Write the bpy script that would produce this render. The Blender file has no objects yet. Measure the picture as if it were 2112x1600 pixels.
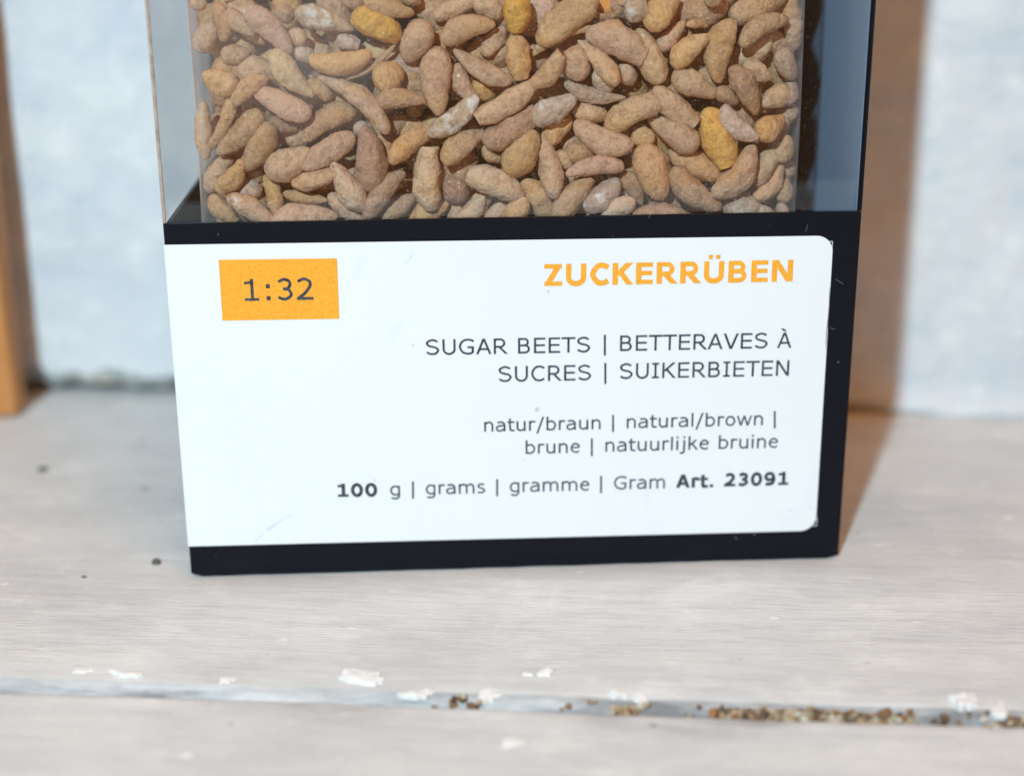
import bpy, bmesh, math, random
from mathutils import Vector, Matrix, noise

scene = bpy.context.scene
COL = scene.collection
random.seed(11)

# ------------------------------------------------------------------ camera
F_PX = 3176.0                       # focal length in pixels of the 2112 px wide frame
PITCH, YAW, ROLL = 0.3284, 0.0514, -0.0067
CAM = Vector((-0.0083, -0.1511, 0.0720))
fwd = Vector((math.sin(YAW)*math.cos(PITCH), math.cos(YAW)*math.cos(PITCH), -math.sin(PITCH)))
rt0 = Vector((math.cos(YAW), -math.sin(YAW), 0)); up0 = rt0.cross(fwd)
rt = math.cos(ROLL)*rt0 + math.sin(ROLL)*up0
up = -math.sin(ROLL)*rt0 + math.cos(ROLL)*up0
cd = bpy.data.cameras.new('camera'); cam = bpy.data.objects.new('camera', cd); COL.objects.link(cam)
m = Matrix.Identity(4)
for i, v in enumerate((rt, up, -fwd)):
    m[0][i], m[1][i], m[2][i] = v
m.translation = CAM
cam.matrix_world = m
cd.sensor_width = 36.0; cd.lens = F_PX/2112*36
cd.clip_start = 0.005; cd.clip_end = 20
cd.dof.use_dof = True; cd.dof.focus_distance = 0.1545; cd.dof.aperture_fstop = 12.0
scene.camera = cam

# ------------------------------------------------------------------ light
w = bpy.data.worlds.new('World'); scene.world = w; w.use_nodes = True
bg = w.node_tree.nodes['Background']
bg.inputs[0].default_value = (1.0, 0.40, 0.09, 1); bg.inputs[1].default_value = 0.27      # dim warm room
def area_light(name, loc, target, size, power, color):
    ld = bpy.data.lights.new(name, 'AREA'); ld.shape = 'DISK'; ld.size = size
    ld.energy = power; ld.color = color
    o = bpy.data.objects.new(name, ld); COL.objects.link(o)
    o.location = loc
    o.rotation_euler = (Vector(target)-Vector(loc)).to_track_quat('-Z', 'Y').to_euler()
    return o
area_light('flash_lamp', (-0.150, -0.42, 0.30), (0, 0.01, 0.04), 0.020, 3.35, (0.61, 0.87, 1.0))
area_light('room_lamp', (0.12, -0.30, 0.80), (0, 0.03, 0.03), 0.45, 1.8, (1.0, 0.41, 0.10))

vs = scene.view_settings
vs.view_transform = 'Standard'; vs.look = 'None'; vs.exposure = 0; vs.gamma = 1; vs.use_curve_mapping = False
scene.cycles.transparent_max_bounces = 24
scene.cycles.max_bounces = 10
scene.cycles.use_denoising = True

# ------------------------------------------------------------------ helpers
def ray(px, py):
    return (fwd + rt*((px-1056)/F_PX) - up*((py-800)/F_PX))
def on_y(px, py, y=0.0):            # where a sight line meets the upright plane at depth y
    d = ray(px, py); t = (y-CAM.y)/d.y
    return CAM + d*t
def on_z(px, py, z=0.0):            # ... and the level plane at height z
    d = ray(px, py); t = (z-CAM.z)/d.z
    return CAM + d*t

def tag(o, label=None, cat=None, group=None, kind=None):
    for k, v in (('label', label), ('category', cat), ('group', group), ('kind', kind)):
        if v: o[k] = v
    return o
def mesh_obj(name, verts, faces, mat, parent=None, smooth=False):
    me = bpy.data.meshes.new(name); me.from_pydata([tuple(v) for v in verts], [], faces); me.update()
    if mat: me.materials.append(mat)
    if smooth: me.polygons.foreach_set('use_smooth', [True]*len(me.polygons))
    o = bpy.data.objects.new(name, me); COL.objects.link(o)
    if parent: o.parent = parent
    return o
def bm_obj(name, bm, mat, parent=None, smooth=False):
    me = bpy.data.meshes.new(name); bm.to_mesh(me); bm.free()
    if mat: me.materials.append(mat)
    if smooth: me.polygons.foreach_set('use_smooth', [True]*len(me.polygons))
    o = bpy.data.objects.new(name, me); COL.objects.link(o)
    if parent: o.parent = parent
    return o
def empty(name, loc, rz=0):
    o = bpy.data.objects.new(name, None); COL.objects.link(o); o.location = loc; o.rotation_euler = (0, 0, rz)
    o.empty_display_size = 0.01
    return o
def box(bm, x0, x1, y0, y1, z0, z1, bev=0.0, seg=2):
    r = bmesh.ops.create_cube(bm, size=1)
    for v in r['verts']:
        v.co = Vector(((x0+x1)/2+v.co.x*(x1-x0), (y0+y1)/2+v.co.y*(y1-y0), (z0+z1)/2+v.co.z*(z1-z0)))
    if bev:
        es = list({e for v in r['verts'] for e in v.link_edges})
        bmesh.ops.bevel(bm, geom=es, offset=bev, segments=seg, affect='EDGES', profile=0.6)
    return bm

# ------------------------------------------------------------------ materials
class N:
    def __init__(s, name):
        s.m = bpy.data.materials.new(name); s.m.use_nodes = True
        s.t = s.m.node_tree; s.b = s.t.nodes['Principled BSDF']; s.out = s.t.nodes['Material Output']
    def n(s, typ, **kw):
        x = s.t.nodes.new(typ)
        for k, v in kw.items(): setattr(x, k, v)
        return x
    def l(s, a, b): s.t.links.new(a, b)
    def coord(s, scale=(1, 1, 1), rand=False):
        tc = s.n('ShaderNodeTexCoord'); mp = s.n('ShaderNodeMapping')
        mp.inputs['Scale'].default_value = scale
        s.l(tc.outputs['Object'], mp.inputs['Vector'])
        return mp.outputs['Vector']
    def noise(s, vec, scale, detail=4, rough=.55, w=None, dist=0.0):
        x = s.n('ShaderNodeTexNoise'); x.inputs['Scale'].default_value = scale
        x.inputs['Detail'].default_value = detail; x.inputs['Roughness'].default_value = rough
        x.inputs['Distortion'].default_value = dist
        if w is not None:
            x.noise_dimensions = '4D'; s.l(w, x.inputs['W'])
        s.l(vec, x.inputs['Vector']); return x.outputs['Fac']
    def ramp(s, fac, stops, interp='LINEAR'):
        x = s.n('ShaderNodeValToRGB'); x.color_ramp.interpolation = interp
        el = x.color_ramp.elements
        while len(el) < len(stops): el.new(.5)
        for e, (p, c) in zip(el, stops):
            e.position = p; e.color = (c, c, c, 1) if isinstance(c, (int, float)) else (*c, 1)
        s.l(fac, x.inputs['Fac']); return x.outputs['Color']
    def mix(s, fac, a, b, mode='MIX'):
        x = s.n('ShaderNodeMix', data_type='RGBA', blend_type=mode)
        for sock, v in ((x.inputs[0], fac), (x.inputs[6], a), (x.inputs[7], b)):
            if isinstance(v, (int, float)): sock.default_value = v
            elif isinstance(v, tuple): sock.default_value = (*v, 1)
            else: s.l(v, sock)
        return x.outputs[2]
    def math(s, op, a, b=0.0):
        x = s.n('ShaderNodeMath', operation=op)
        for sock, v in zip(x.inputs, (a, b)):
            if isinstance(v, (int, float)): sock.default_value = v
            else: s.l(v, sock)
        return x.outputs[0]
    def base(s, c):
        if isinstance(c, tuple): s.b.inputs['Base Color'].default_value = (*c, 1)
        else: s.l(c, s.b.inputs['Base Color'])
    def set(s, rough=.6, spec=.4):
        s.b.inputs['Roughness'].default_value = rough; s.b.inputs['Specular IOR Level'].default_value = spec
    def bump(s, h, dist, strength=1.0):
        x = s.n('ShaderNodeBump'); x.inputs['Distance'].default_value = dist; x.inputs['Strength'].default_value = strength
        s.l(h, x.inputs['Height']); s.l(x.outputs[0], s.b.inputs['Normal'])

def mat_table():
    k = N('whitewashed_wood')
    v = k.coord()
    # grain direction wanders: the along-board coordinates are bent by a slow noise
    tc = k.n('ShaderNodeTexCoord'); nz_ = k.n('ShaderNodeTexNoise'); nz_.inputs['Scale'].default_value = 22; nz_.inputs['Detail'].default_value = 3
    k.l(tc.outputs['Object'], nz_.inputs['Vector'])
    cy = k.n('ShaderNodeCombineXYZ'); k.l(k.math('MULTIPLY', nz_.outputs['Fac'], .0045), cy.inputs['Y'])
    ad = k.n('ShaderNodeVectorMath', operation='ADD'); k.l(tc.outputs['Object'], ad.inputs[0]); k.l(cy.outputs[0], ad.inputs[1])
    def bent(sy):
        mp = k.n('ShaderNodeMapping'); mp.inputs['Scale'].default_value = (1, sy, 1); k.l(ad.outputs[0], mp.inputs['Vector']); return mp.outputs['Vector']
    big = k.noise(bent(2.6), 30, 5, .62)
    blot = k.noise(bent(1.6), 75, 5, .65)
    streak = k.noise(bent(11), 60, 6, .72)
    fine = k.noise(bent(20), 170, 5, .75)
    mask = k.ramp(k.noise(bent(2.0), 48, 3, .6), [(.38, 0.0), (.62, 1.0)])
    c = k.ramp(big, [(.30, (.585, .585, .585)), (.5, (.695, .69, .68)), (.70, (.745, .735, .72))])
    c = k.mix(k.math('MULTIPLY', k.ramp(blot, [(.36, 1.0), (.48, 0.0)]), .55), c, (.575, .58, .585))
    c = k.mix(k.math('MULTIPLY', k.ramp(blot, [(.54, 0.0), (.64, 1.0)]), .7), c, (.81, .80, .785))
    c = k.mix(k.math('MULTIPLY', k.ramp(streak, [(.36, 1.0), (.48, 0.0)]), k.math('ADD', .25, k.math('MULTIPLY', mask, .5))), c, (.55, .55, .55))
    c = k.mix(k.math('MULTIPLY', k.ramp(streak, [(.55, 0.0), (.68, 1.0)]), .5), c, (.81, .795, .775))
    c = k.mix(k.math('MULTIPLY', k.ramp(fine, [(.31, 1.0), (.40, 0.0)]), k.math('MULTIPLY', mask, .75)), c, (.36, .36, .36))
    c = k.mix(k.math('MULTIPLY', k.ramp(fine, [(.63, 0.0), (.72, 1.0)]), .7), c, (.85, .83, .80))
    fine2 = k.noise(bent(13), 430, 4, .7)
    c = k.mix(k.math('MULTIPLY', k.ramp(fine2, [(.34, 1.0), (.45, 0.0)]), .35), c, (.44, .44, .445))
    c = k.mix(k.math('MULTIPLY', k.ramp(fine2, [(.58, 0.0), (.68, 1.0)]), .45), c, (.84, .835, .82))
    hair = k.noise(bent(38), 40, 3, .6)
    c = k.mix(k.math('MULTIPLY', k.ramp(hair, [(.25, 1.0), (.285, 0.0)]), .75), c, (.25, .24, .235))
    cross = k.noise(k.coord((9, 1, 1)), 38, 3, .6)                     # brush marks across the grain
    c = k.mix(k.math('MULTIPLY', k.math('MULTIPLY', k.ramp(cross, [(.66, 0.0), (.74, 1.0)]), mask), .4), c, (.82, .81, .80))
    spot = k.noise(k.coord((1, 1.8, 1)), 210, 2, .5)
    c = k.mix(k.math('MULTIPLY', k.ramp(spot, [(.72, 0.0), (.75, 1.0)]), .85), c, (.88, .87, .86))
    pit = k.noise(k.coord((1, 1.5, 1)), 330, 1, .4)
    c = k.mix(k.math('MULTIPLY', k.ramp(pit, [(.20, 1.0), (.23, 0.0)]), .8), c, (.22, .21, .20))
    # wear of the bare, dirty wood in the open joint: vertex layer marks where the paint is gone
    at = k.n('ShaderNodeAttribute', attribute_name='bare')
    br = k.noise(v, 900, 4, .6)
    bare = k.ramp(br, [(.33, (.05, .035, .025)), (.46, (.20, .12, .065)), (.56, (.42, .31, .19)), (.70, (.60, .54, .46))])
    jt = k.n('ShaderNodeAttribute', attribute_name='joint')
    c = k.mix(jt.outputs['Fac'], c, k.ramp(k.noise(k.coord((1, 5, 4)), 110, 5, .7), [(.34, (.26, .29, .32)), (.46, (.50, .54, .57)), (.56, (.60, .64, .67)), (.68, (.78, .79, .79))]))
    gr = k.n('ShaderNodeAttribute', attribute_name='grime_shade')  # front-board stains, plus the joint's shade painted into the colour
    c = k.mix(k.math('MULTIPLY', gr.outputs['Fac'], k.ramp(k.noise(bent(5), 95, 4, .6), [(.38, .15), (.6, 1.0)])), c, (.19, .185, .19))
    edge = k.math('GREATER_THAN', k.math('ADD', at.outputs['Fac'], k.math('MULTIPLY', k.math('ADD', k.noise(v, 420, 4, .65), k.noise(k.coord((1, .3, 1)), 170, 3, .6)), 1.0)), 1.62)
    c = k.mix(edge, c, bare)
    k.base(c); k.set(.55, .35)
    h = k.math('ADD', k.math('MULTIPLY', streak, 1.0), k.math('MULTIPLY', fine, .7))
    k.bump(h, .00022, .75)
    return k.m
def mat_wall():
    k = N('pale_blue_rough_paint')
    v = k.coord()
    a = k.noise(k.coord((1, 1, 1.5)), 42, 5, .62)
    b = k.noise(k.coord((1, 1, 1)), 150, 4, .6)
    wv = k.noise(k.coord((1, 1, 9)), 130, 3, .6)
    c = k.ramp(a, [(.28, (.585, .61, .655)), (.5, (.685, .695, .715)), (.72, (.775, .77, .77))])
    c = k.mix(k.math('MULTIPLY', k.ramp(b, [(.34, 1.0), (.47, 0.0)]), .5), c, (.53, .585, .665))
    c = k.mix(k.math('MULTIPLY', k.ramp(b, [(.55, 0.0), (.68, 1.0)]), .55), c, (.86, .85, .83))
    c = k.mix(k.math('MULTIPLY', k.ramp(wv, [(.36, 1.0), (.5, 0.0)]), .25), c, (.62, .64, .65))
    # bare crumbly lower rim
    at = k.n('ShaderNodeAttribute', attribute_name='rim')
    dk = k.ramp(k.noise(k.coord((1, 1, .5)), 330, 4, .6), [(.36, (.27, .29, .28)), (.5, (.45, .47, .46)), (.62, (.66, .62, .54))])
    c = k.mix(k.math('GREATER_THAN', k.math('ADD', at.outputs['Fac'], k.math('MULTIPLY', k.noise(k.coord((1, 1, .45)), 260, 3, .6), .9)), 1.02), c, dk)
    k.base(c); k.set(.8, .2)
    k.bump(k.math('ADD', a, b), .0012, .6)
    return k.m
def mat_card(name, base, rough=.38, spec=.35, specks=True):
    k = N(name)
    v = k.coord()
    c = base
    if specks:
        d = k.noise(v, 1500, 1, .4)
        c = k.mix(k.math('MULTIPLY', k.ramp(d, [(.785, 0.0), (.82, 1.0)]), .35), base, (.45, .42, .38))
        sc = k.noise(k.coord((1, 1, 5)), 90, 5, .6)
        c = k.mix(k.math('MULTIPLY', k.ramp(sc, [(.55, 0.0), (.75, 1.0)]), .35), c, (base[0]*2.2+.002, base[1]*2.2+.002, base[2]*2.2+.003))
    k.base(c); k.set(rough, spec)
    k.bump(k.noise(v, 2500, 3, .6), .00003, .5)
    return k.m
def mat_sticker():
    k = N('white_label_stock')
    v = k.coord()
    t = k.noise(k.coord((1, 1, 1)), 38, 3, .5)
    c = k.ramp(t, [(.3, (.775, .79, .805)), (.7, (.80, .81, .825))])
    d = k.noise(v, 700, 1, .4)
    c = k.mix(k.math('MULTIPLY', k.ramp(d, [(.79, 0.0), (.81, 1.0)]), .5), c, (.35, .34, .36))
    g = k.noise(k.coord((1, 1, 1)), 110, 3, .5, dist=1.5)
    c = k.mix(k.math('MULTIPLY', k.ramp(g, [(.66, 0.0), (.74, 1.0)]), .25), c, (.66, .72, .80))
    k.base(c); k.set(.42, .4)
    return k.m
def mat_print(name, c0, c1, scale=2600):
    k = N(name)
    t = k.noise(k.coord(), scale, 3, .7)
    k.base(k.ramp(t, [(.38, c0), (.62, c1)])); k.set(.5, .3)
    return k.m
def mat_film(name, tint, haze, rough=.03, dust=.0, refl=1.0, scale=3000, limb=.0, glare_haze=None):
    # clear plastic sheet: straight-through transmission, Fresnel reflection, a little dust and haze
    k = N(name)
    k.t.nodes.remove(k.b)
    tr = k.n('ShaderNodeBsdfTransparent'); tr.inputs[0].default_value = (*tint, 1)
    gl = k.n('ShaderNodeBsdfGlossy'); gl.inputs['Roughness'].default_value = rough
    gl.inputs['Color'].default_value = (1, 1, 1, 1)
    ge = k.n('ShaderNodeNewGeometry'); dp = k.n('ShaderNodeVectorMath', operation='DOT_PRODUCT')
    k.l(ge.outputs['Incoming'], dp.inputs[0]); k.l(ge.outputs['Normal'], dp.inputs[1])
    cs = k.math('SUBTRACT', 1.0, k.math('ABSOLUTE', dp.outputs['Value']))
    fr = k.math('ADD', .05, k.math('MULTIPLY', k.math('POWER', cs, 5.0), .62))     # both faces of a thin sheet
    bm_ = k.n('ShaderNodeBump'); bm_.inputs['Distance'].default_value = .0002; bm_.inputs['Strength'].default_value = .25
    v = k.coord()
    k.l(k.noise(k.coord((1, 1, .5)), 120, 3, .5), bm_.inputs['Height']); k.l(bm_.outputs[0], gl.inputs['Normal'])
    mx = k.n('ShaderNodeMixShader')
    k.l(k.math('MULTIPLY', fr, refl), mx.inputs[0])
    k.l(tr.outputs[0], mx.inputs[1]); k.l(gl.outputs[0], mx.inputs[2])
    df = k.n('ShaderNodeBsdfDiffuse'); df.inputs[0].default_value = (.85, .80, .74, 1)
    mh = k.n('ShaderNodeMixShader')
    d = k.math('MULTIPLY', k.ramp(k.noise(v, scale, 3, .6), [(.62, 0.0), (.70, 1.0)]), dust)
    f = k.math('ADD', k.math('ADD', d, k.math('MULTIPLY', k.noise(v, 60, 3, .5), haze*2)), k.math('MULTIPLY', k.math('POWER', cs, 3.0), limb))
    if glare_haze:                                          # window glare painted as a fixed pale haze patch on the film
        (sx, sy, sz), sr, amt = glare_haze
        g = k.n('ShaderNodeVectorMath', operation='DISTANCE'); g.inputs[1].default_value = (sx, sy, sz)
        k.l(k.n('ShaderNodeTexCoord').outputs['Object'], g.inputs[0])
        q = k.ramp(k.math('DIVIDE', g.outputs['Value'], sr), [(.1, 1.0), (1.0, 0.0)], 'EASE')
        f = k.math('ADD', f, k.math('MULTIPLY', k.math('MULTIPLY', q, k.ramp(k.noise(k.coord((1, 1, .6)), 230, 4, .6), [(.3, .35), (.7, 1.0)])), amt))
    k.l(f, mh.inputs[0]); k.l(mx.outputs[0], mh.inputs[1]); k.l(df.outputs[0], mh.inputs[2])
    k.l(mh.outputs[0], k.out.inputs['Surface'])
    return k.m
def mat_beet():
    k = N('clay_coated_root')
    oi = k.n('ShaderNodeObjectInfo')
    W = k.math('MULTIPLY', oi.outputs['Random'], 40.0)
    v = k.coord()
    lum = k.noise(v, 330, 4, .6, W)
    grain = k.noise(v, 2700, 4, .72, W)
    mid = k.noise(v, 1100, 4, .6, W)
    c = oi.outputs['Color']
    hue = k.noise(v, 260, 3, .5, k.math('ADD', W, 7.0))
    c = k.mix(k.math('MULTIPLY', k.ramp(hue, [(.5, 0.0), (.68, 1.0)]), .55), c, k.mix(1.0, c, (1.12, .97, .62), 'MULTIPLY'))
    c = k.mix(k.math('MULTIPLY', k.ramp(hue, [(.33, 1.0), (.47, 0.0)]), .5), c, k.mix(1.0, c, (.92, .85, .86), 'MULTIPLY'))
    c = k.mix(k.math('MULTIPLY', k.ramp(mid, [(.36, 1.0), (.50, 0.0)]), .6), c, k.mix(1.0, c, (.60, .55, .54), 'MULTIPLY'))
    c = k.mix(k.math('MULTIPLY', k.ramp(grain, [(.34, 1.0), (.50, 0.0)]), .62), c, k.mix(1.0, c, (.52, .48, .48), 'MULTIPLY'))
    c = k.mix(k.math('MULTIPLY', k.ramp(grain, [(.56, 0.0), (.70, 1.0)]), .38), c, (.80, .68, .54))
    spk = k.noise(v, 1900, 2, .5, k.math('ADD', W, 3.0))
    c = k.mix(k.math('MULTIPLY', k.ramp(spk, [(.70, 0.0), (.75, 1.0)]), .75), c, (.86, .80, .74))
    dust = k.ramp(k.math('ADD', lum, k.math('ADD', k.math('MULTIPLY', mid, .5), k.math('MULTIPLY', oi.outputs['Alpha'], .62))), [(1.02, 0.0), (1.12, 1.0)])
    x = k.math('ADD', lum, k.math('ADD', k.math('MULTIPLY', mid, .5), k.math('MULTIPLY', oi.outputs['Alpha'], .62)))
    dust = k.ramp(k.math('SUBTRACT', x, .4), [(.62, 0.0), (.74, 1.0)])
    c = k.mix(k.math('MULTIPLY', dust, .85), c, (.80, .75, .71))
    k.base(c); k.set(.85, .2)
    k.bump(k.math('ADD', k.math('MULTIPLY', grain, .6), mid), .0004, .9)
    return k.m
def mat_plain(name, c0, c1, scale, rough=.7, stretch=(1, 1, 1), bump=0.0):
    k = N(name)
    t = k.noise(k.coord(stretch), scale, 4, .6)
    k.base(k.ramp(t, [(.33, c0), (.67, c1)])); k.set(rough, .3)
    if bump: k.bump(t, bump, .8)
    return k.m

M_table, M_wall = mat_table(), mat_wall()
M_black = mat_card('black_coated_card', (.0055, .0065, .0105), .42, .13)
M_inner = mat_card('slate_card_inside', (.25, .345, .475), .55, .25, False)
M_sideinner = mat_card('dark_card_inside', (.045, .045, .048), .6, .2, False)
M_edge = mat_plain('raw_card_edge', (.05, .05, .055), (.22, .20, .18), 1500)
M_label = mat_sticker()
M_ink = mat_print('slate_print', (.018, .022, .032), (.075, .085, .11))
M_orange = mat_print('orange_print', (.86, .335, .022), (.95, .43, .045), 5200)
M_window = mat_film('clear_window_film', (.98, .98, .98), .003, .02, .04, 1.0, glare_haze=(on_y(610, 110), .014, .12))
M_bag = mat_film('clear_bag_film', (.965, .962, .955), .003, .06, .20, 1.0, 4600, .50)
M_beet = mat_beet()
M_post = mat_plain('orange_varnished_wood', (.50, .20, .06), (.68, .31, .11), 60, .5, (6, 6, .6), .0002)
M_flake = mat_plain('white_paint_chip', (.76, .75, .735), (.86, .85, .83), 500, .6, (1, 1, 1), .0003)
M_crumb = mat_plain('brown_crumb', (.07, .045, .03), (.62, .52, .40), 430, .9, (1, 1, 1), .0002)
M_dark = mat_plain('dark_grit', (.05, .05, .05), (.16, .15, .14), 900, .6)
M_scuff = mat_plain('grey_blue_scuff', (.52, .60, .72), (.80, .84, .87), 2500, .5)
M_lint = mat_plain('pale_lint', (.30, .28, .26), (.50, .47, .44), 900, .8)
M_line = mat_plain('grey_print_line', (.40, .42, .45), (.62, .64, .66), 2500, .5)

# ------------------------------------------------------------------ setting: boards and wall
BY = math.radians(-7.4)                              # the boards and the wall run at this angle to the box
O_B = Vector((0, 0, 0))
def to_board(p):
    c, s = math.cos(-BY), math.sin(-BY)
    return Vector((c*p.x - s*p.y, s*p.x + c*p.y, p.z))
G = to_board(on_z(1056, 1459)).y                     # front lip of the joint between the two boards
WALLV = to_board(on_z(300, 820)).y
def sm(a, b, x):
    t = max(0, min(1, (x-a)/(b-a))); return t*t*(3-2*t)

verts, faces, bare, joint, grime_shade = [], [], [], [], []
us = [-.30, -.22, -.16, -.12] + [-.09+.0006*i for i in range(301)] + [.12, .16, .22, .30]
vv = [-.12, -.08] + [G-.030+.0015*i for i in range(18)] + [G-.0022, -.0012+G, G-.0005, G-.0002, G+.00002, G+.0004, G+.0009, G+.0014, G+.0018, G+.0022, G+.0026, G+.003, G+.0036, G+.0045]
vv += [G+.006+.002*i for i in range(50)] + [.11]
prof = {G-.0005: -.00003, G-.0002: -.00012, G+.00002: -.0014, G+.0004: -.0017, G+.0009: -.0016, G+.0014: -.0013, G+.0018: -.0009, G+.0022: -.0005, G+.0026: -.00025, G+.003: -.0001, G+.0036: -.00003}
def open_amt(u):                                     # how open (unpainted) the joint is along its run
    px = 1056 + u*F_PX/.142
    n = noise.noise(Vector((u*160, 3.1, 0)))
    a = max(sm(860, 980, px)*(1-sm(980, 1080, px))*.7, sm(1210, 1300, px)*(1-sm(1300, 1420, px)), sm(1410, 1520, px)*(1-sm(1860, 1970, px)), sm(2010, 2080, px), .30*sm(1050, 1250, px))
    return max(0, min(1, a + n*.55*(1 if a > .1 else 0) + .3*noise.noise(Vector((u*700, 7.7, 0)))*(1 if a > .1 else 0)))
def grime_shade_amt(u, v):
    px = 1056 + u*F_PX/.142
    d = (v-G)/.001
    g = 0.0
    if -.1 < d < 2.6: g = .62*sm(1000, 1400, px) + .30  # painted shade inside the joint, darker towards the right
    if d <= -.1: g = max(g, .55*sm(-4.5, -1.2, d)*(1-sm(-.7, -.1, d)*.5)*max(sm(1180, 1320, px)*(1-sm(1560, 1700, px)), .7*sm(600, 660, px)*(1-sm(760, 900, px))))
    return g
for u in us:
    oa = open_amt(u)
    for v in vv:
        z = 0.0
        n1 = noise.noise(Vector((u*25, v*60, 0)))
        if v in prof:
            z = prof[v]*(.62+.5*oa)
            z += .00030*noise.noise(Vector((u*260, v*500, 2)))*min(1, -prof[v]/.0003)
        dz = .00012*n1 + .00005*noise.noise(Vector((u*120, v*700, 5)))
        # flat where the box stands
        verts.append((u, v, z+dz-.00012)); bare.append(oa if (G-.0001 < v < G+.0024) else 0.0); grime_shade.append(grime_shade_amt(u, v)); joint.append((.9 if v < G+.0019 else .6) if (G-.0001 < v < G+.0028) else 0.0)
nv = len(vv)
for i in range(len(us)-1):
    for j in range(nv-1):
        faces.append((i*nv+j, (i+1)*nv+j, (i+1)*nv+j+1, i*nv+j+1))
tab = mesh_obj('tabletop', verts, faces, M_table, smooth=True)
tab.rotation_euler = (0, 0, BY)
a_ = tab.data.attributes.new('bare', 'FLOAT', 'POINT'); a_.data.foreach_set('value', bare)
a_ = tab.data.attributes.new('grime_shade', 'FLOAT', 'POINT'); a_.data.foreach_set('value', grime_shade)
a_ = tab.data.attributes.new('joint', 'FLOAT', 'POINT'); a_.data.foreach_set('value', joint)
tag(tab, 'whitewashed wooden boards with a cracked joint in front', None, None, 'structure')

# wall: a thick rough-painted slab whose lower rim is ragged
verts, faces, rim = [], [], []
us = [-.30, -.2, -.15] + [-.11+.0007*i for i in range(330)] + [.16, .2, .30]
zs = [0, .0004, .0009, .0014, .002, .0026, .0033, .0042, .0055, .0072, .009] + [.0115+.0025*i for i in range(34)] + [.13, .18, .26]
for u in us:
    low = .0010 + .0013*abs(noise.noise(Vector((u*170, 0, 0)))) + .0012*abs(noise.noise(Vector((u*520, 4, 0))))
    right = sm(.020, .062, u)
    low = low*(1-right) - .0004*right
    for q in zs:
        z = low + q
        bead = right*.0012*math.exp(-((q-.001)/.0016)**2)*(1+.5*noise.noise(Vector((u*300, q*300, 1))))
        d = .0006*noise.noise(Vector((u*70, q*70, 9))) + .00035*noise.noise(Vector((u*240, q*240, 3)))
        edge = .0012*(1-sm(0, .002, q))*(1-right)
        verts.append((u, WALLV + d + edge - bead, z)); rim.append((1-sm(.0004, .0046, q))*(1-.9*right))
nz = len(zs); nu = len(us)
for i in range(nu-1):
    for j in range(nz-1):
        faces.append((i*nz+j, (i+1)*nz+j, (i+1)*nz+j+1, i*nz+j+1))
b0 = len(verts)
for i, u in enumerate(us):                            # back and underside, so the wall has thickness
    verts.append((u, WALLV+.012, verts[i*nz][2])); verts.append((u, WALLV+.012, .26)); rim += [1.0, 0.0]
for i in range(nu-1):
    a, b = b0+2*i, b0+2*i+2
    faces += [(i*nz, a, b, (i+1)*nz), (a, a+1, b+1, b), (i*nz+nz-1, (i+1)*nz+nz-1, b+1, a+1)]
wall = mesh_obj('wall', verts, faces, M_wall, smooth=True)
wall.rotation_euler = (0, 0, BY)
a_ = wall.data.attributes.new('rim', 'FLOAT', 'POINT'); a_.data.foreach_set('value', rim)
tag(wall, 'pale blue rough painted back wall with a ragged lower rim', None, None, 'structure')

# wooden post standing against the wall at the left
pc = to_board(on_z(35, 862))
bm = bmesh.new()
box(bm, pc.x-.026, pc.x, pc.y, pc.y+.0045, 0.0, .17, .0012, 3)
post = bm_obj('wooden_post', bm, M_post, None, True)
post.rotation_euler = (0, 0, BY)
tag(post, 'orange-brown wooden post standing upright against the pale wall', 'post')

# ------------------------------------------------------------------ the box
BW, BD, BH = .070, .040, .128
HX = BW/2
H_BAND = .0384
T = .0005
pkg = empty('package_box', (0, 0, 0))
tag(pkg, 'black card package with clear window, white label and brown beets inside', 'package')
# lower front panel with a thin card thickness; the lower edge slightly frayed
verts, faces = [], []
nx = 60
for i in range(nx+1):
    x = -HX + BW*i/nx
    e = .00018*noise.noise(Vector((x*220, 1, 0))) + .00012*abs(noise.noise(Vector((x*700, 5, 0))))
    zb = -.00012+e*.7
    ce = min(x+HX, HX-x)
    if ce < .0009: zb += .00038*(1-ce/.0009)**2
    yb = .0
    verts += [(x, .00022, zb), (x, 0, zb+.00022), (x, 0, H_BAND), (x, T, H_BAND), (x, T, zb)]
for i in range(nx):
    a, b = i*5, i*5+5
    for q in range(5):
        faces.append((a+q, b+q, b+(q+1) % 5, a+(q+1) % 5))
faces += [(0, 1, 2, 3, 4), tuple(nx*5+q for q in (4, 3, 2, 1, 0))]
front = mesh_obj('front_panel', verts, faces, M_black, pkg)
def slab(name, x0, x1, y0, y1, z0, z1, mat, bev=.00012):
    bm = bmesh.new(); box(bm, x0, x1, y0, y1, z0, z1, bev, 2)
    return bm_obj(name, bm, mat, pkg)
def slab2(name, x0, x1, y0, y1, z0, z1, mat_out, mat_in, inward):
    o = slab(name, x0, x1, y0, y1, z0, z1, mat_out)
    o.data.materials.append(mat_in)
    for p in o.data.polygons:
        if p.normal.dot(Vector(inward)) > .9: p.material_index = 1
    return o
slab2('side_panel', -HX+.0001, -HX+.0006, T+.0001, BD-.0006, .0006, H_BAND-.0001, M_black, M_sideinner, (1, 0, 0))
slab2('side_panel', HX-.00035, HX-.00005, T+.0001, BD-.0006, .0006, BH-.002, M_black, M_inner, (-1, 0, 0))
slab2('back_panel', -HX+.0001, HX-.0001, BD-.0005, BD, .0006, BH-.002, M_black, M_sideinner, (0, -1, 0))
slab('bottom_panel', -HX+.0008, HX-.0008, T+.0003, BD-.0008, .0003, .0008, M_black)
slab('top_panel', -HX, HX, -.0002, BD+.0002, BH-.0018, BH-.0012, M_black)
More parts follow.
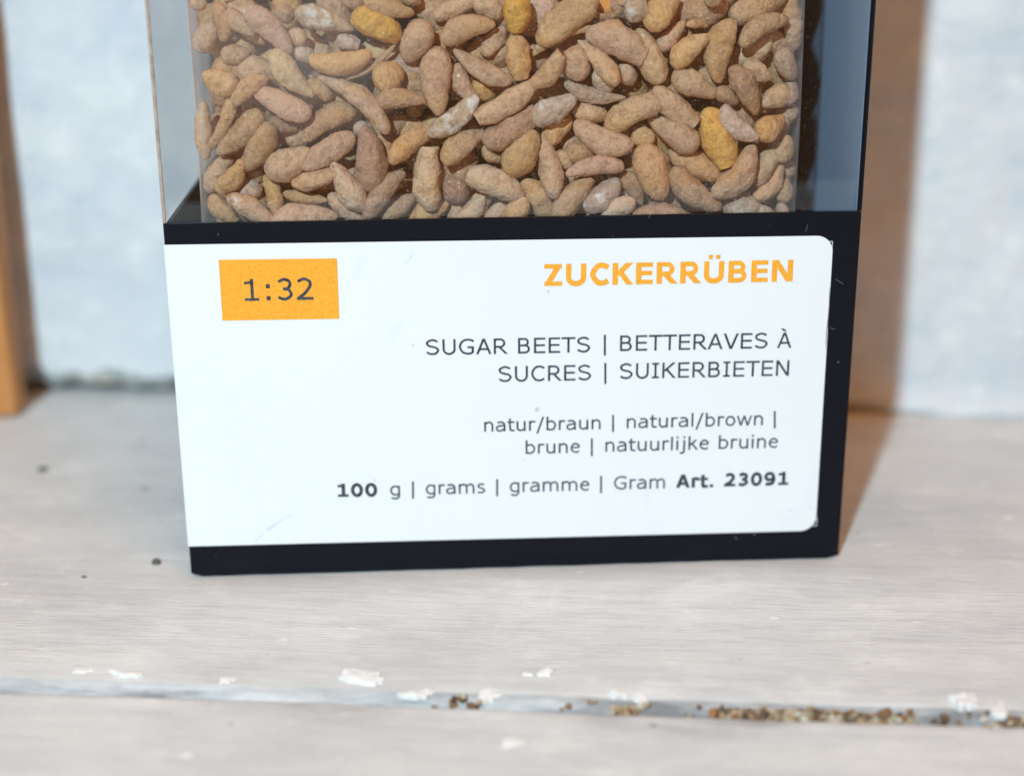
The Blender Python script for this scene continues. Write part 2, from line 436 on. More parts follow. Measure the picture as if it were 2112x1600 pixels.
slab('inner_tray', -HX+.0010, HX-.0010, .0010, BD-.0010, .0345, .0350, M_sideinner)
# thin card rim running up the right front edge
slab('window_rim', HX-.00022, HX+.00003, -.00003, .0003, H_BAND+.0001, BH-.002, M_black, .00008)
# clear window folded round the left front corner
verts, faces = [], []
R_ = .0007
path = [(HX-.0007, .00012)]
path += [(-HX+R_, .00012)]
for i in range(1, 9):
    a = math.radians(90*i/8)
    path.append((-HX+R_-R_*math.sin(a), .00012+R_-R_*math.cos(a)))
path += [(-HX, BD-.0007)]
zz = [H_BAND-.003+ (BH-.002-H_BAND+.003)*j/14 for j in range(15)]
for (x, y) in path:
    for z in zz: verts.append((x, y+(.0007 if z < H_BAND and y < .0005 else 0), z))
for i in range(len(path)-1):
    for j in range(14):
        faces.append((i*15+j, i*15+j+1, (i+1)*15+j+1, (i+1)*15+j))
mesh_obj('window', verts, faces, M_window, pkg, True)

slab('window_rim', -HX-.00003, -HX+.0003, -.00002, .0003, H_BAND+.0001, BH-.002, mat_plain('fold_refraction_tint', (.30, .22, .16), (.46, .38, .32), 900), .00008)  # opaque brown strip painting the refraction line along the film fold

# white label, wrapped a little round the left edge
def P(px, py, y=0.0): return on_y(px, py, y)
LY = -.00006
tl, tr_, br, bl = P(337, 505), P(1717, 486), P(1684.5, 1093.5), P(386.6, 1126)
xr0, xr1 = P(1718, 500).x, P(1683.5, 1060).x
rc = .0017
out = []
def arc(cx, cz, a0, a1, n=8):
    return [(cx+rc*math.cos(math.radians(a0+(a1-a0)*i/n)), cz+rc*math.sin(math.radians(a0+(a1-a0)*i/n))) for i in range(n+1)]
zt_r = P(1690, 486.3).z; zb_r = P(1655, 1094).z
pts = [(-HX-.00008, tl.z)]
pts += arc(xr0-rc, zt_r-rc, 90, 0)
pts += arc(xr1-rc, zb_r+rc, 0, -90)
pts += [(-HX-.00008, bl.z)]
verts = [(x, LY, z) for x, z in pts] + [(x, -.00001, z) for x, z in pts]
n_ = len(pts)
faces = [tuple(range(n_))[::-1]] + [(i, (i+1) % n_, (i+1) % n_+n_, i+n_) for i in range(n_)]
k0 = len(verts)                                        # return strip on the side of the box
verts += [(-HX-.00008, LY, tl.z), (-HX-.00008, .006, tl.z), (-HX-.00008, .006, bl.z), (-HX-.00008, LY, bl.z)]
faces += [(k0, k0+1, k0+2, k0+3)]
lab = mesh_obj('label', verts, faces, M_label, pkg)
lab['label'] = 'white sticker printed in orange and grey'

def flat(name, poly, y, mat, parent):                 # flat printed shape on the label (poly in plane x, z)
    verts = [(x, y, z) for x, z in poly] + [(x, y+.00001, z) for x, z in poly]
    n = len(poly)
    fs = [tuple(range(n)), tuple(range(n, 2*n))[::-1]] + [(i, i+n, (i+1) % n+n, (i+1) % n) for i in range(n)]
    return mesh_obj(name, verts, fs, mat, parent)
pp = [P(451, 535.6), P(459, 660.7), P(700, 657), P(695, 532.5)]
flat('orange_patch', [(p.x, p.z) for p in pp], LY-.00003, M_orange, lab)

# ------------------------------------------------------------------ lettering: a humanist sans drawn as pen strokes
def cr(pts, n=7, closed=False):                        # smooth curve through points
    out = []
    N_ = len(pts)
    rng = range(N_) if closed else range(N_-1)
    for i in rng:
        if closed: p0, p1, p2, p3 = (pts[(i+q-1) % N_] for q in range(4))
        else:
            p1, p2 = pts[i], pts[i+1]
            p0 = pts[i-1] if i else (2*p1[0]-p2[0], 2*p1[1]-p2[1])
            p3 = pts[i+2] if i+2 < N_ else (2*p2[0]-p1[0], 2*p2[1]-p1[1])
        for q in range(n):
            t = q/n
            out.append(tuple(.5*(2*p1[c]+(p2[c]-p0[c])*t+(2*p0[c]-5*p1[c]+4*p2[c]-p3[c])*t*t+(3*p1[c]-p0[c]-3*p2[c]+p3[c])*t**3) for c in (0, 1)))
    if not closed: out.append(pts[-1])
    return out
def ell(cx, cy, rx, ry, a0, a1, n=18):
    return [(cx+rx*math.cos(math.radians(a0+(a1-a0)*i/n)), cy+ry*math.sin(math.radians(a0+(a1-a0)*i/n))) for i in range(n+1)]
ADV = dict(A=.684, B=.686, C=.698, E=.632, G=.775, I=.421, K=.693, N=.748, R=.695, S=.684, T=.616, U=.732, V=.684, Z=.685,
           a=.601, b=.623, e=.596, g=.623, i=.274, j=.344, k=.592, l=.274, m=.973, n=.633, o=.607, r=.427, s=.521, t=.394, u=.633, w=.818)
ADVB = dict(A=.776, B=.762, C=.724, E=.683, K=.771, N=.846, R=.782, U=.812, Z=.692, r=.497, t=.455)
for d_ in '0123456789': ADV[d_] = .636; ADVB[d_] = .711
ADV.update({':': .454, '/': .454, '|': .454, '.': .364, ' ': .352, 'À': .684}); ADVB.update({'.': .361, 'Ü': .812, ' ': .342})
H_, X_ = .727, .545
def glyph(ch, bold):
    """strokes: (points, closed, width, horizontal-cut ends)"""
    s = .182 if bold else .096
    h = s*(.80 if bold else .92)                        # horizontal strokes are a little thinner
    adv = (ADVB if bold else ADV)[ch]
    l = .070 if bold else .085
    xl, xr = l+s/2, adv-l-s/2
    y0, y1, ym = h/2, H_-h/2, H_*.52
    c = adv/2
    S = []
    def st(pts, wd=s, cut=False, closed=False): S.append((pts, closed, wd, cut))
    base = {'À': 'A', 'Ü': 'U'}.get(ch, ch)
    if base == 'A':
        e = s*.56; b0, b1 = .012+e, adv-.012-e
        st([(b0, 0), (c-s*.04, H_)], s, True); st([(b1, 0), (c+s*.04, H_)], s, True)
        yb = .235 if not bold else .22
        st([(b0+(c-b0)*yb/H_, yb), (b1+(c-b1)*yb/H_, yb)], h)
    elif base == 'B':
        r = .155
        xb = xr-.155+ (0 if bold else .0)
        st([(xl, 0), (xl, H_)])
        st([(xl, y1), (xr-.19, y1)] + ell(xr-.19, (y1+ym-.13+.13)/2, .145, (y1-ym)/2, 85, -85, 10) + [(xr-.19, ym), (xl, ym)], h*1.04)
        st([(xl, ym), (xr-.17, ym)] + ell(xr-.17, (y0+ym)/2, .170, (ym-y0)/2, 85, -85, 12) + [(xr-.17, y0), (xl, y0)], h*1.04)
    elif base in 'CG':
        R0 = adv-.062 - (0 if base == 'C' else .01)
        xe = R0-.005
        left = .052+s/2
        pts = [(xe-.01, y1-.075), (xe-.10, y1-.022), (c+.05, y1+.010), (left+.115, y1-.065), (left, H_/2), (left+.115, y0+.065), (c+.05, y0-.010)]
        if base == 'C': st(cr(pts+[(xe-.10, y0+.022), (xe-.01, y0+.075)]), s*.97)
        else:
            st(cr(pts+[(xe-.13, y0+.010), (xe-s/2-.005, y0+.055)]), s*.97)
            st([(xe-s/2-.005, y0+.035), (xe-s/2-.005, .335)]); st([(c+.03, .335), (xe-.005, .335)], h)
    elif base == 'E':
        st([(xl, 0), (xl, H_)])
        for y, xx in ((y0, adv-.055), (ym-.005, adv-.075), (y1, adv-.055)): st([(xl, y), (xx, y)], h)
    elif base == 'I':
        st([(c, 0), (c, H_)]); st([(.055, y0), (adv-.055, y0)], h*.95); st([(.055, y1), (adv-.055, y1)], h*.95)
    elif base == 'K':
        st([(xl, 0), (xl, H_)])
        st([(xl+s*.3, .315), (adv-.035-s*.62, H_)], s*.96, True)
        st([(xl+s*.3+.115, .42), (adv-.01-s*.64, 0)], s*.98, True)
    elif base == 'N':
        st([(xl, 0), (xl, H_)]); st([(xr, 0), (xr, H_)]); st([(xl+s*.1, H_), (xr-s*.1, 0)], s*1.0, True)
    elif base == 'R':
        st([(xl, 0), (xl, H_)]); yj = .335
        xb = adv-.11-s/2
        st([(xl, y1), (xb-.165, y1)] + ell(xb-.165, (y1+yj)/2, .165, (y1-yj)/2, 85, -85, 12) + [(xb-.165, yj), (xl, yj)], h*1.04)
        st([(xl+.19, yj), (adv-.005-s*.64, 0)], s*.98, True)
    elif base == 'S':
        L, Rr = .055+s/2, adv-.055-s/2
        st(cr([(Rr-.02, y1-.07), (Rr-.14, y1-.008), (c-.03, y1+.010), (L+.03, y1-.075), (L+.02, H_*.685), (L+.10, H_*.575), (c, H_*.52), (Rr-.09, H_*.455), (Rr, H_*.32), (Rr-.02, y0+.11), (Rr-.12, y0+.012), (c-.03, y0-.008), (L+.10, y0+.02), (L-.01, y0+.085)]), s*.95)
    elif base == 'T':
        st([(c, 0), (c, H_)]); st([(.008, y1), (adv-.008, y1)], h)
    elif base == 'U':
        r = (xr-xl)/2
        st([(xl, H_), (xl, .27)] + ell(c, .255+.008, r, .255-h/2+.020, 180, 360, 18)[1:-1] + [(xr, .27), (xr, H_)], s*.97)
    elif base == 'V':
        e = s*.56
        st([(.012+e, H_), (c-s*.04, 0)], s, True); st([(adv-.012-e, H_), (c+s*.04, 0)], s, True)
    elif base == 'Z':
        st([(.055, y1), (adv-.06, y1)], h); st([(.055, y0), (adv-.05, y0)], h); st([(.055+s*.65, h*.5), (adv-.06-s*.65, H_-h*.5)], s, True)
    elif base == 'a':
        xr = adv-.075-s/2; 
        st(cr([(.085+s/2, X_-.075), (.17, X_-h/2-.006), (c+.02, X_-h/2+.012), (xr-.03, X_-.105), (xr, X_-.185)])+[(xr, 0)], s*.97)
        st(cr([(xr, .325), (c, .315), (.115, .255), (.088, .155), (.135, .055), (.25, .030), (.36, .065), (xr, .145)]), s*.9)
    elif base in 'bg':
        if base == 'b': st([(xl, 0), (xl, .76)])
        else:
            xr = adv-.080-s/2
            st([(xr, X_-.005), (xr, .0)] + cr([(xr, .0), (xr-.03, -.105), (xr-.14, -.172), (.23, -.168), (.115, -.135)])[1:], s*.97)
        fl = 1 if base == 'b' else -1
        ax = (lambda x: x) if base == 'b' else (lambda x: adv-x)
        a0 = xl if base == 'b' else adv-xr
        far = adv-.050-s/2
        st(cr([(ax(a0), X_-.085), (ax(a0+.12), X_-h/2-.008), (ax(a0+.23), X_-h/2+.004), (ax(far-.05), X_-.12), (ax(far), .275), (ax(far-.06), .105), (ax(a0+.20), h/2-.006), (ax(a0+.10), h/2+.006), (ax(a0), .055)]), s*.95)
    elif base == 'e':
        L, Rr = .052+s/2, adv-.052-s/2
        st([(L, .30), (Rr, .30)], h*.9)
        st(cr([(Rr, .30), (Rr-.035, .42), (c+.01, X_-h/2+.012), (L+.065, .435), (L, .27), (L+.065, .105), (c+.04, h/2-.012), (Rr-.07, .055), (Rr-.005, .09)]), s*.93)
    elif base in 'ij':
        st([(c if base == 'i' else adv-.085-s/2, X_)] + ([(c, 0)] if base == 'i' else cr([(adv-.085-s/2, -.02), (adv-.105-s/2, -.12), (adv-.19-s/2, -.168), (.0, -.155)])))
        xx = c if base == 'i' else adv-.085-s/2
        st([(xx, .655), (xx, .75)], s*1.12)
    elif base == 'k':
        st([(xl, 0), (xl, .76)]); st([(xl+s*.2, .235), (adv-.06-s*.62, X_)], s*.94, True); st([(xl+.15, .325), (adv-.005-s*.64, 0)], s*.96, True)
    elif base == 'l':
        st([(c, 0), (c, .76)])
    elif base in 'nmr':
        st([(xl, 0), (xl, X_)])
        if base == 'r':
            st(cr([(xl, X_-.13), (xl+.10, X_-.045), (xl+.20, X_-h/2), (adv-.015, X_-h/2-.005)]), s*.95)
        else:
            ends = [xr] if base == 'n' else [c+.002, xr]
            p = xl
            for e in ends:
                mid = (p+e)/2
                st(cr([(p, X_-.125), (p+.11, X_-h/2-.015), (mid+.05, X_-h/2+.012), (e-.02, X_-.12), (e, X_-.21)])+[(e, 0)], s*.96)
                p = e
    elif base == 'u':
        st([(xr, 0), (xr, X_)])
        st([(xl, X_), (xl, .21)]+cr([(xl, .21), (xl+.02, .115), (c-.05, h/2-.010), (xr-.11, h/2+.018), (xr, .125)])[1:], s*.96)
    elif base == 'o':
        st(ell(c, X_/2, c-.05-s/2, X_/2-h/2+.012, 0, 360, 28)[:-1], s*.95, False, True)
    elif base == 's':
        L, Rr = .052+s/2, adv-.045-s/2
        st(cr([(Rr-.015, X_-.07), (c+.04, X_-h/2+.008), (L+.035, X_-.075), (L+.035, X_-.19), (c, X_*.52), (Rr-.04, .225), (Rr-.01, .115), (c+.03, h/2-.006), (L+.05, .045), (L-.015, .075)]), s*.93)
    elif base == 't':
        x = .105+s/2 if not bold else .085+s/2
        st([(x, .70), (x, .19)]+cr([(x, .19), (x+.025, .075), (x+.12, h/2-.006), (adv-.01, .045)])[1:], s*.97)
        st([(.015, X_-h/2), (adv-.015, X_-h/2)], h)
    elif base == 'w':
        q = .18
        xs = [.02+s*.5, .235, c, adv-.235, adv-.02-s*.5]
        for a, b, ya, yb in ((0, 1, X_, 0), (2, 1, X_, 0), (2, 3, X_, 0), (4, 3, X_, 0)): st([(xs[a], ya), (xs[b], yb)], s*.9, True)
    elif base == '0':
        st(ell(c, H_/2, c-.048-s/2, H_/2-h/2+.010, 0, 360, 32)[:-1], s*.97, False, True)
    elif base == '1':
        x = c+.03
        st([(x, 0), (x, H_)]); st([(.10, h/2), (adv-.075, h/2)], h*.95); st([(.105, H_-.135), (x-.045, H_-.115), (x, H_-.04)], h*.9)
    elif base == '2':
        L, Rr = .065+s/2, adv-.08-s/2
        st(cr([(L-.005, y1-.075), (L+.12, y1-.005), (c+.02, y1+.008), (Rr-.035, y1-.065), (Rr, y1-.175), (Rr-.06, y1-.30), (c-.02, .20), (L+.0, h*.75)]), s*.95)
        st([(.055, y0), (adv-.05, y0)], h)
    elif base == '3':
        L, Rr = .070+s/2, adv-.075-s/2
        st(cr([(L, y1-.065), (L+.12, y1-.005), (c+.01, y1+.008), (Rr-.05, y1-.055), (Rr-.03, y1-.175), (Rr-.12, ym-.005), (c-.06, ym)]), s*.95)
        st(cr([(c-.06, ym), (Rr-.10, ym-.015), (Rr, H_*.30), (Rr-.05, y0+.07), (c, y0-.008), (L+.07, y0+.015), (L-.02, y0+.065)]), s*.95)
    elif base == '9':
        L, Rr = .052+s/2, adv-.048-s/2
        st(ell(c-.012, H_*.665, c-.062-s/2, H_*.335-h/2+.008, 0, 360, 26)[:-1], s*.95, False, True)
        st(cr([(Rr, H_*.60), (Rr-.015, H_*.36), (Rr-.10, .105), (c-.06, h/2), (.14, h/2)]), s*.97)
    elif base == ':':
        for y in (.075, X_-.065): st([(c, y-.068), (c, y+.068)], .125)
    elif base == '.':
        st([(c, 0), (c, .165 if bold else .125)], .185 if bold else .125)
    elif base == '/':
        st([(.035+s*.4, -.16), (adv-.035-s*.4, .76)], s*.95, True)
    elif base == '|':
        st([(c, -.21), (c, .78)], s*.90)
    if ch == 'À': st([(c-.125, H_+.185), (c+.02, H_+.055)], s*1.0, True)
    if ch == 'Ü':
        for d in (-.125, .125): st([(c+d, H_+.075), (c+d, H_+.21)], .145)
    return S, adv
def ribbon(pts, closed, wd, cut):
    n = len(pts); L, Rr = [], []
    for i in range(n):
        a = pts[i-1] if (i or closed) else None
        b = pts[(i+1) % n] if (i < n-1 or closed) else None
        p = pts[i]
        def nrm(u, v):
            dx, dy = v[0]-u[0], v[1]-u[1]; q = math.hypot(dx, dy) or 1; return (-dy/q, dx/q)
        if a is None: nn = nrm(p, b); k = 1
        elif b is None: nn = nrm(a, p); k = 1
        else:
            n1, n2 = nrm(a, p), nrm(p, b); nn = (n1[0]+n2[0], n1[1]+n2[1]); q = math.hypot(*nn) or 1
            nn = (nn[0]/q, nn[1]/q); k = 1/max(.5, nn[0]*n1[0]+nn[1]*n1[1])
        pl = [p[0]+nn[0]*wd/2*k, p[1]+nn[1]*wd/2*k]; pr = [p[0]-nn[0]*wd/2*k, p[1]-nn[1]*wd/2*k]
        if cut and (a is None or b is None):
            o = b if a is None else a
            dx, dy = p[0]-o[0], p[1]-o[1]
            for e in (pl, pr):
                t = (p[1]-e[1])/dy; e[0] += dx*t; e[1] = p[1]
        L.append(pl); Rr.append(pr)
    return L, Rr
def word(txt, bold, pl, pr, cap_px, verts, faces, y):
    """set a word between two measured baseline points of the label"""
    a, b = on_y(*pl, 0), on_y(*pr, 0)
    strokes, x = [], 0
    for ch in txt:
        S, adv = glyph(ch, bold)
        for pts, cl, wd, cut in S:
            L, Rr = ribbon([(p[0]+x, p[1]) for p in pts], cl, wd, cut); strokes.append((L, Rr, cl))
        x += adv
    xs = [p[0] for L, Rr, _ in strokes for p in L+Rr]
    x0, x1 = min(xs), max(xs)
    mid = ((pl[0]+pr[0])/2, (pl[1]+pr[1])/2)
    cap = (on_y(mid[0], mid[1]-cap_px, 0)-on_y(*mid, 0)).length
    sy = cap/H_
    ex = (b-a)
    for q, (L, Rr, cl) in enumerate(strokes):
        k0 = len(verts); n = len(L)
        yy = y-.000002*(q % 9)
        for e in (L, Rr):
            for p in e:
                t = (p[0]-x0)/(x1-x0)
                verts.append((a.x+ex.x*t, yy, a.z+ex.z*t+p[1]*sy))
        for i in range(n if cl else n-1):
            j = (i+1) % n
            faces.append((k0+i, k0+n+i, k0+n+j, k0+j))
def bar(x, ya, yb, verts, faces, y, wpx=4.3):
    k0 = len(verts)
    for px, py in ((x-wpx/2, yb), (x+wpx/2, yb), (x+wpx/2, ya), (x-wpx/2, ya)):
        p = on_y(px, py, 0); verts.append((p.x, y, p.z))
    faces.append((k0, k0+1, k0+2, k0+3))
def lettering(name, words, bars, mat, y=LY-.00003):
    v, f = [], []
    for wd in words: word(*wd, v, f, y)
    for b_ in bars: bar(*b_[:3], v, f, y, *b_[3:])
    o = mesh_obj(name, v, f, mat, lab)
    return o
lettering('title_lettering', [('ZUCKERRÜBEN', True, (1122.5, 589.5), (1634, 579.8), 44.5)], [], M_orange)
lettering('scale_lettering', [('1:32', False, (505.7, 620), (646.6, 617), 45.0)], [], M_ink, LY-.00008)
lettering('name_lettering', [
    ('SUGAR', False, (879, 731.5), (1047.5, 729), 31.8), ('BEETS', False, (1068.3, 728.6), (1217, 725.8), 31.8),
    ('BETTERAVES', False, (1278.2, 723.5), (1582.6, 717.5), 31.8), ('À', False, (1602, 717.2), (1631.7, 716.6), 31.8),
    ('SUCRES', False, (1028.5, 787), (1219, 783.3), 31.8), ('SUIKERBIETEN', False, (1278, 781), (1626.4, 774), 31.8)],
    [(1247.3, 690, 733), (1248.3, 748, 791)], M_ink)
lettering('colour_lettering', [
    ('natur/braun', False, (998.6, 889.6), (1238.5, 884.2), 27), ('natural/brown', False, (1292.3, 882.5), (1572.7, 875.9), 27),
    ('brune', False, (1084, 935.3), (1196, 932.6), 27), ('natuurlijke', False, (1248.2, 930.8), (1461.6, 925.8), 27), ('bruine', False, (1481.6, 925), (1604, 922.4), 27)],
    [(1264.2, 854.8, 890, 3.9), (1597.5, 846.7, 882.5, 3.9), (1220.5, 903.4, 939.5, 3.9)], M_ink)
lettering('weight_lettering', [
    ('100', True, (697.2, 1023.9), (778.6, 1022.6), 27.2), ('g', False, (805, 1021), (825.3, 1020.5), 27), ('grams', False, (878.4, 1018.8), (1000.9, 1016), 27),
    ('gramme', False, (1051.3, 1014), (1215.7, 1010.6), 27), ('Gram', False, (1265.9, 1008.4), (1371, 1006), 27),
    ('Art.', True, (1393.7, 1005), (1470.3, 1003.9), 27), ('23091', True, (1492.8, 1002.4), (1624.8, 998.8), 27)],
    [(851.8, 991.6, 1027.7, 3.9), (1025.3, 987, 1022.4, 3.9), (1239.5, 980.3, 1016, 3.9)], M_ink)

# scuffs on the label, printed corner marks and lint on the card
def sliver(name, pts, wpx, y, mat, parent):
    L, Rr = ribbon(cr(pts, 5), False, 1.0, False)
    n = len(L); v = []
    for i, (a, b) in enumerate(zip(L, Rr)):
        t = i/(n-1); k = math.sin(math.pi*min(1, .06+.9*t))**.7*wpx
        m_ = ((a[0]+b[0])/2, (a[1]+b[1])/2)
        jl = .6+.4*random.random(); jr = .6+.4*random.random()
        for e, jj in ((a, jl), (b, jr)):
            p = on_y(m_[0]+(e[0]-m_[0])*k*2*jj, m_[1]+(e[1]-m_[1])*k*2*jj, 0); v.append((p.x, y, p.z))
    f = [(2*i, 2*i+1, 2*i+3, 2*i+2) for i in range(n-1)]
    return mesh_obj(name, v, f, mat, parent)
sliver('scuff', [(524, 1117), (545, 1098), (575, 1075), (602, 1062)], 3.2, LY-.00002, M_scuff, lab)
sliver('scuff', [(836, 546), (846, 532), (853, 514)], 1.8, LY-.00002, M_scuff, lab)
sliver('scuff', [(1604, 1054), (1630, 1052), (1650, 1056)], 1.3, LY-.00002, M_scuff, lab)
sliver('scuff', [(1662, 1046), (1672, 1048), (1683, 1048)], 1.3, LY-.00002, M_scuff, lab)
sliver('scuff', [(1711, 590), (1709, 640), (1704, 690), (1702, 720)], 1.1, LY-.00002, M_edge, lab)
def corner_mark(pts, wpx=1.8):
    L, Rr = ribbon(pts, False, wpx, False); v = []
    for a, b in zip(L, Rr):
        for e in (a, b):
            p = on_y(e[0], e[1], 0); v.append((p.x, -.00003, p.z))
    mesh_obj('corner_mark', v, [(2*i, 2*i+1, 2*i+3, 2*i+2) for i in range(len(pts)-1)], M_line, front)
corner_mark([(1700, 498), (1716.8, 498), (1715.5, 525)])
corner_mark([(1668, 1083.5), (1683.8, 1083.2), (1684.8, 1066)])
for pts in ([(1661, 478), (1664, 470), (1666, 462)], [(1722, 574), (1730, 580), (1740, 586)], [(1338, 450), (1341, 440), (1347, 432)],
            [(449, 487), (450, 483), (450, 480)], [(1515, 1105), (1519, 1109), (1518, 1112)], [(1712, 672), (1715, 677), (1722, 679)]):
    sliver('lint', pts, random.uniform(.25, .42), -.00007, M_lint, pkg)

# ------------------------------------------------------------------ the bag and its beets
BX0 = on_y(392, 250, .004).x; BX1 = on_y(1661, 250, .004).x
BY0, BY1, BZ0, BZ1 = .0011, .0345, .0352, .118
verts, faces = [], []
rb = .0062
def bag_ring(z, k):
    out = []
    x0, x1, y0, y1 = BX0, BX1, BY0, BY1
    for cx, cy, a in ((x0+rb, y0+rb, 180), (x1-rb, y0+rb, 270), (x1-rb, y1-rb, 0), (x0+rb, y1-rb, 90)):
        for i in range(9):
            t = math.radians(a+90*i/8); out.append((cx+rb*math.cos(t), cy+rb*math.sin(t)))
    # extra points along the front
    return out
rings = 36
for j in range(rings):
    z = BZ0+(BZ1-BZ0)*j/(rings-1)
    for i, (x, y) in enumerate(bag_ring(z, 0)):
        nn = noise.noise(Vector((x*90, y*90, z*55)))
        dx = .00022*nn; dy = abs(.0003*noise.noise(Vector((x*60, y*60+4, z*80))))
        if y < .012: dy = dy
        verts.append((x+dx, y+dy, z))
nr = len(bag_ring(0, 0))
for j in range(rings-1):
    for i in range(nr):
        faces.append((j*nr+i, j*nr+(i+1) % nr, (j+1)*nr+(i+1) % nr, (j+1)*nr+i))
faces.append(tuple(range(nr))[::-1]); faces.append(tuple((rings-1)*nr+i for i in range(nr)))
bag = mesh_obj('plastic_bag', verts, faces, M_bag, None, True)
tag(bag, 'clear plastic bag of brown sugar beets standing inside the black package', 'bag')

TONE = dict(t=(.64, .40, .245), p=(.64, .395, .26), o=(.65, .375, .18), y=(.74, .405, .105), k=(.66, .395, .205), g=(.62, .45, .345), l=(.69, .465, .305), b=(.54, .325, .195), d=(.45, .27, .165), w=(.60, .41, .30), f=(.59, .395, .27))
WORD = dict(t='tan', p='pinkish tan', o='orange-tan', y='yellow', k='yellowish tan', g='grey', l='pale tan', b='brown', d='dark brown', w='white-dusted', f='faded brown')
# frame A = photo crop (290,0)+1/2.975, frame B = crop (950,0)+1/2.975: thick end, thin end, width, tone, layer
A = [(500,70,700,215,120,'t',1),(640,40,935,315,150,'p',0),(945,70,1310,185,142,'w',0),(1295,85,1600,235,172,'y',0),(1370,5,1680,95,105,'b',0),
(1790,110,2080,-10,112,'t',1),(1750,130,1625,385,190,'t',0),(1815,285,1820,710,195,'t',0),(1425,480,1615,455,180,'o',0),
(1030,390,1425,355,132,'o',0),(1270,500,1590,265,42,'b',1),(795,320,1050,610,150,'l',0),(590,430,870,480,185,'t',1),(590,545,365,470,150,'k',0),(300,330,440,130,140,'t',1),
(490,350,665,330,115,'b',1),(480,20,520,265,112,'o',1),(250,15,395,40,95,'t',0),(1545,790,1105,450,128,'t',0),(1030,490,1170,610,112,'o',1),
(1045,720,680,540,152,'p',0),(770,460,550,640,112,'k',0),(580,590,410,950,95,'o',1),(745,690,470,960,152,'b',0),(815,760,625,1060,160,'b',0),
(1310,650,985,850,150,'b',1),(790,740,970,800,105,'d',1),(1440,620,1750,605,125,'b',0),(1490,840,1630,740,110,'d',2),(1425,1180,1385,760,192,'b',0),
(1310,770,1450,840,100,'g',1),(770,1070,1070,930,195,'t',0),(1315,830,990,1030,152,'t',0),(925,1140,1210,1060,112,'t',0),(1370,1300,1170,980,165,'l',0),
(1365,1335,1610,1050,122,'d',0),(1520,990,1765,795,130,'o',0),(1762,1300,1760,900,172,'l',0),(1770,840,2080,600,135,'w',0),
(1850,1120,2010,1200,170,'d',1),(470,1200,640,990,122,'o',0),(370,1200,540,960,135,'t',1),(350,1000,370,640,105,'t',1),(590,1140,745,1200,140,'g',1),(850,1300,765,1080,105,'o',1),
(410,1220,580,1380,118,'o',0),(530,1200,830,1390,125,'t',0),(870,1190,1150,1230,75,'b',1),(810,1370,1210,1330,200,'p',0),(1150,1190,1390,1380,112,'p',1),
(1480,1370,1700,1190,125,'d',1),(1660,1370,1890,1240,145,'o',1),(1960,1380,2120,1190,120,'l',1),(1900,1360,1960,1250,95,'t',2),(1920,400,2040,620,120,'t',1),
(1200,240,1340,285,105,'g',1),(915,190,1010,260,105,'t',1),(940,310,1070,370,95,'g',1),(900,850,1020,880,95,'l',2),(640,1110,760,1040,115,'d',2),
(1640,420,1710,550,90,'o',2),(840,40,930,130,110,'b',2),(1240,-30,1370,40,120,'b',1),(1640,700,1740,620,95,'b',2),(1600,-60,1720,30,110,'b',1)]
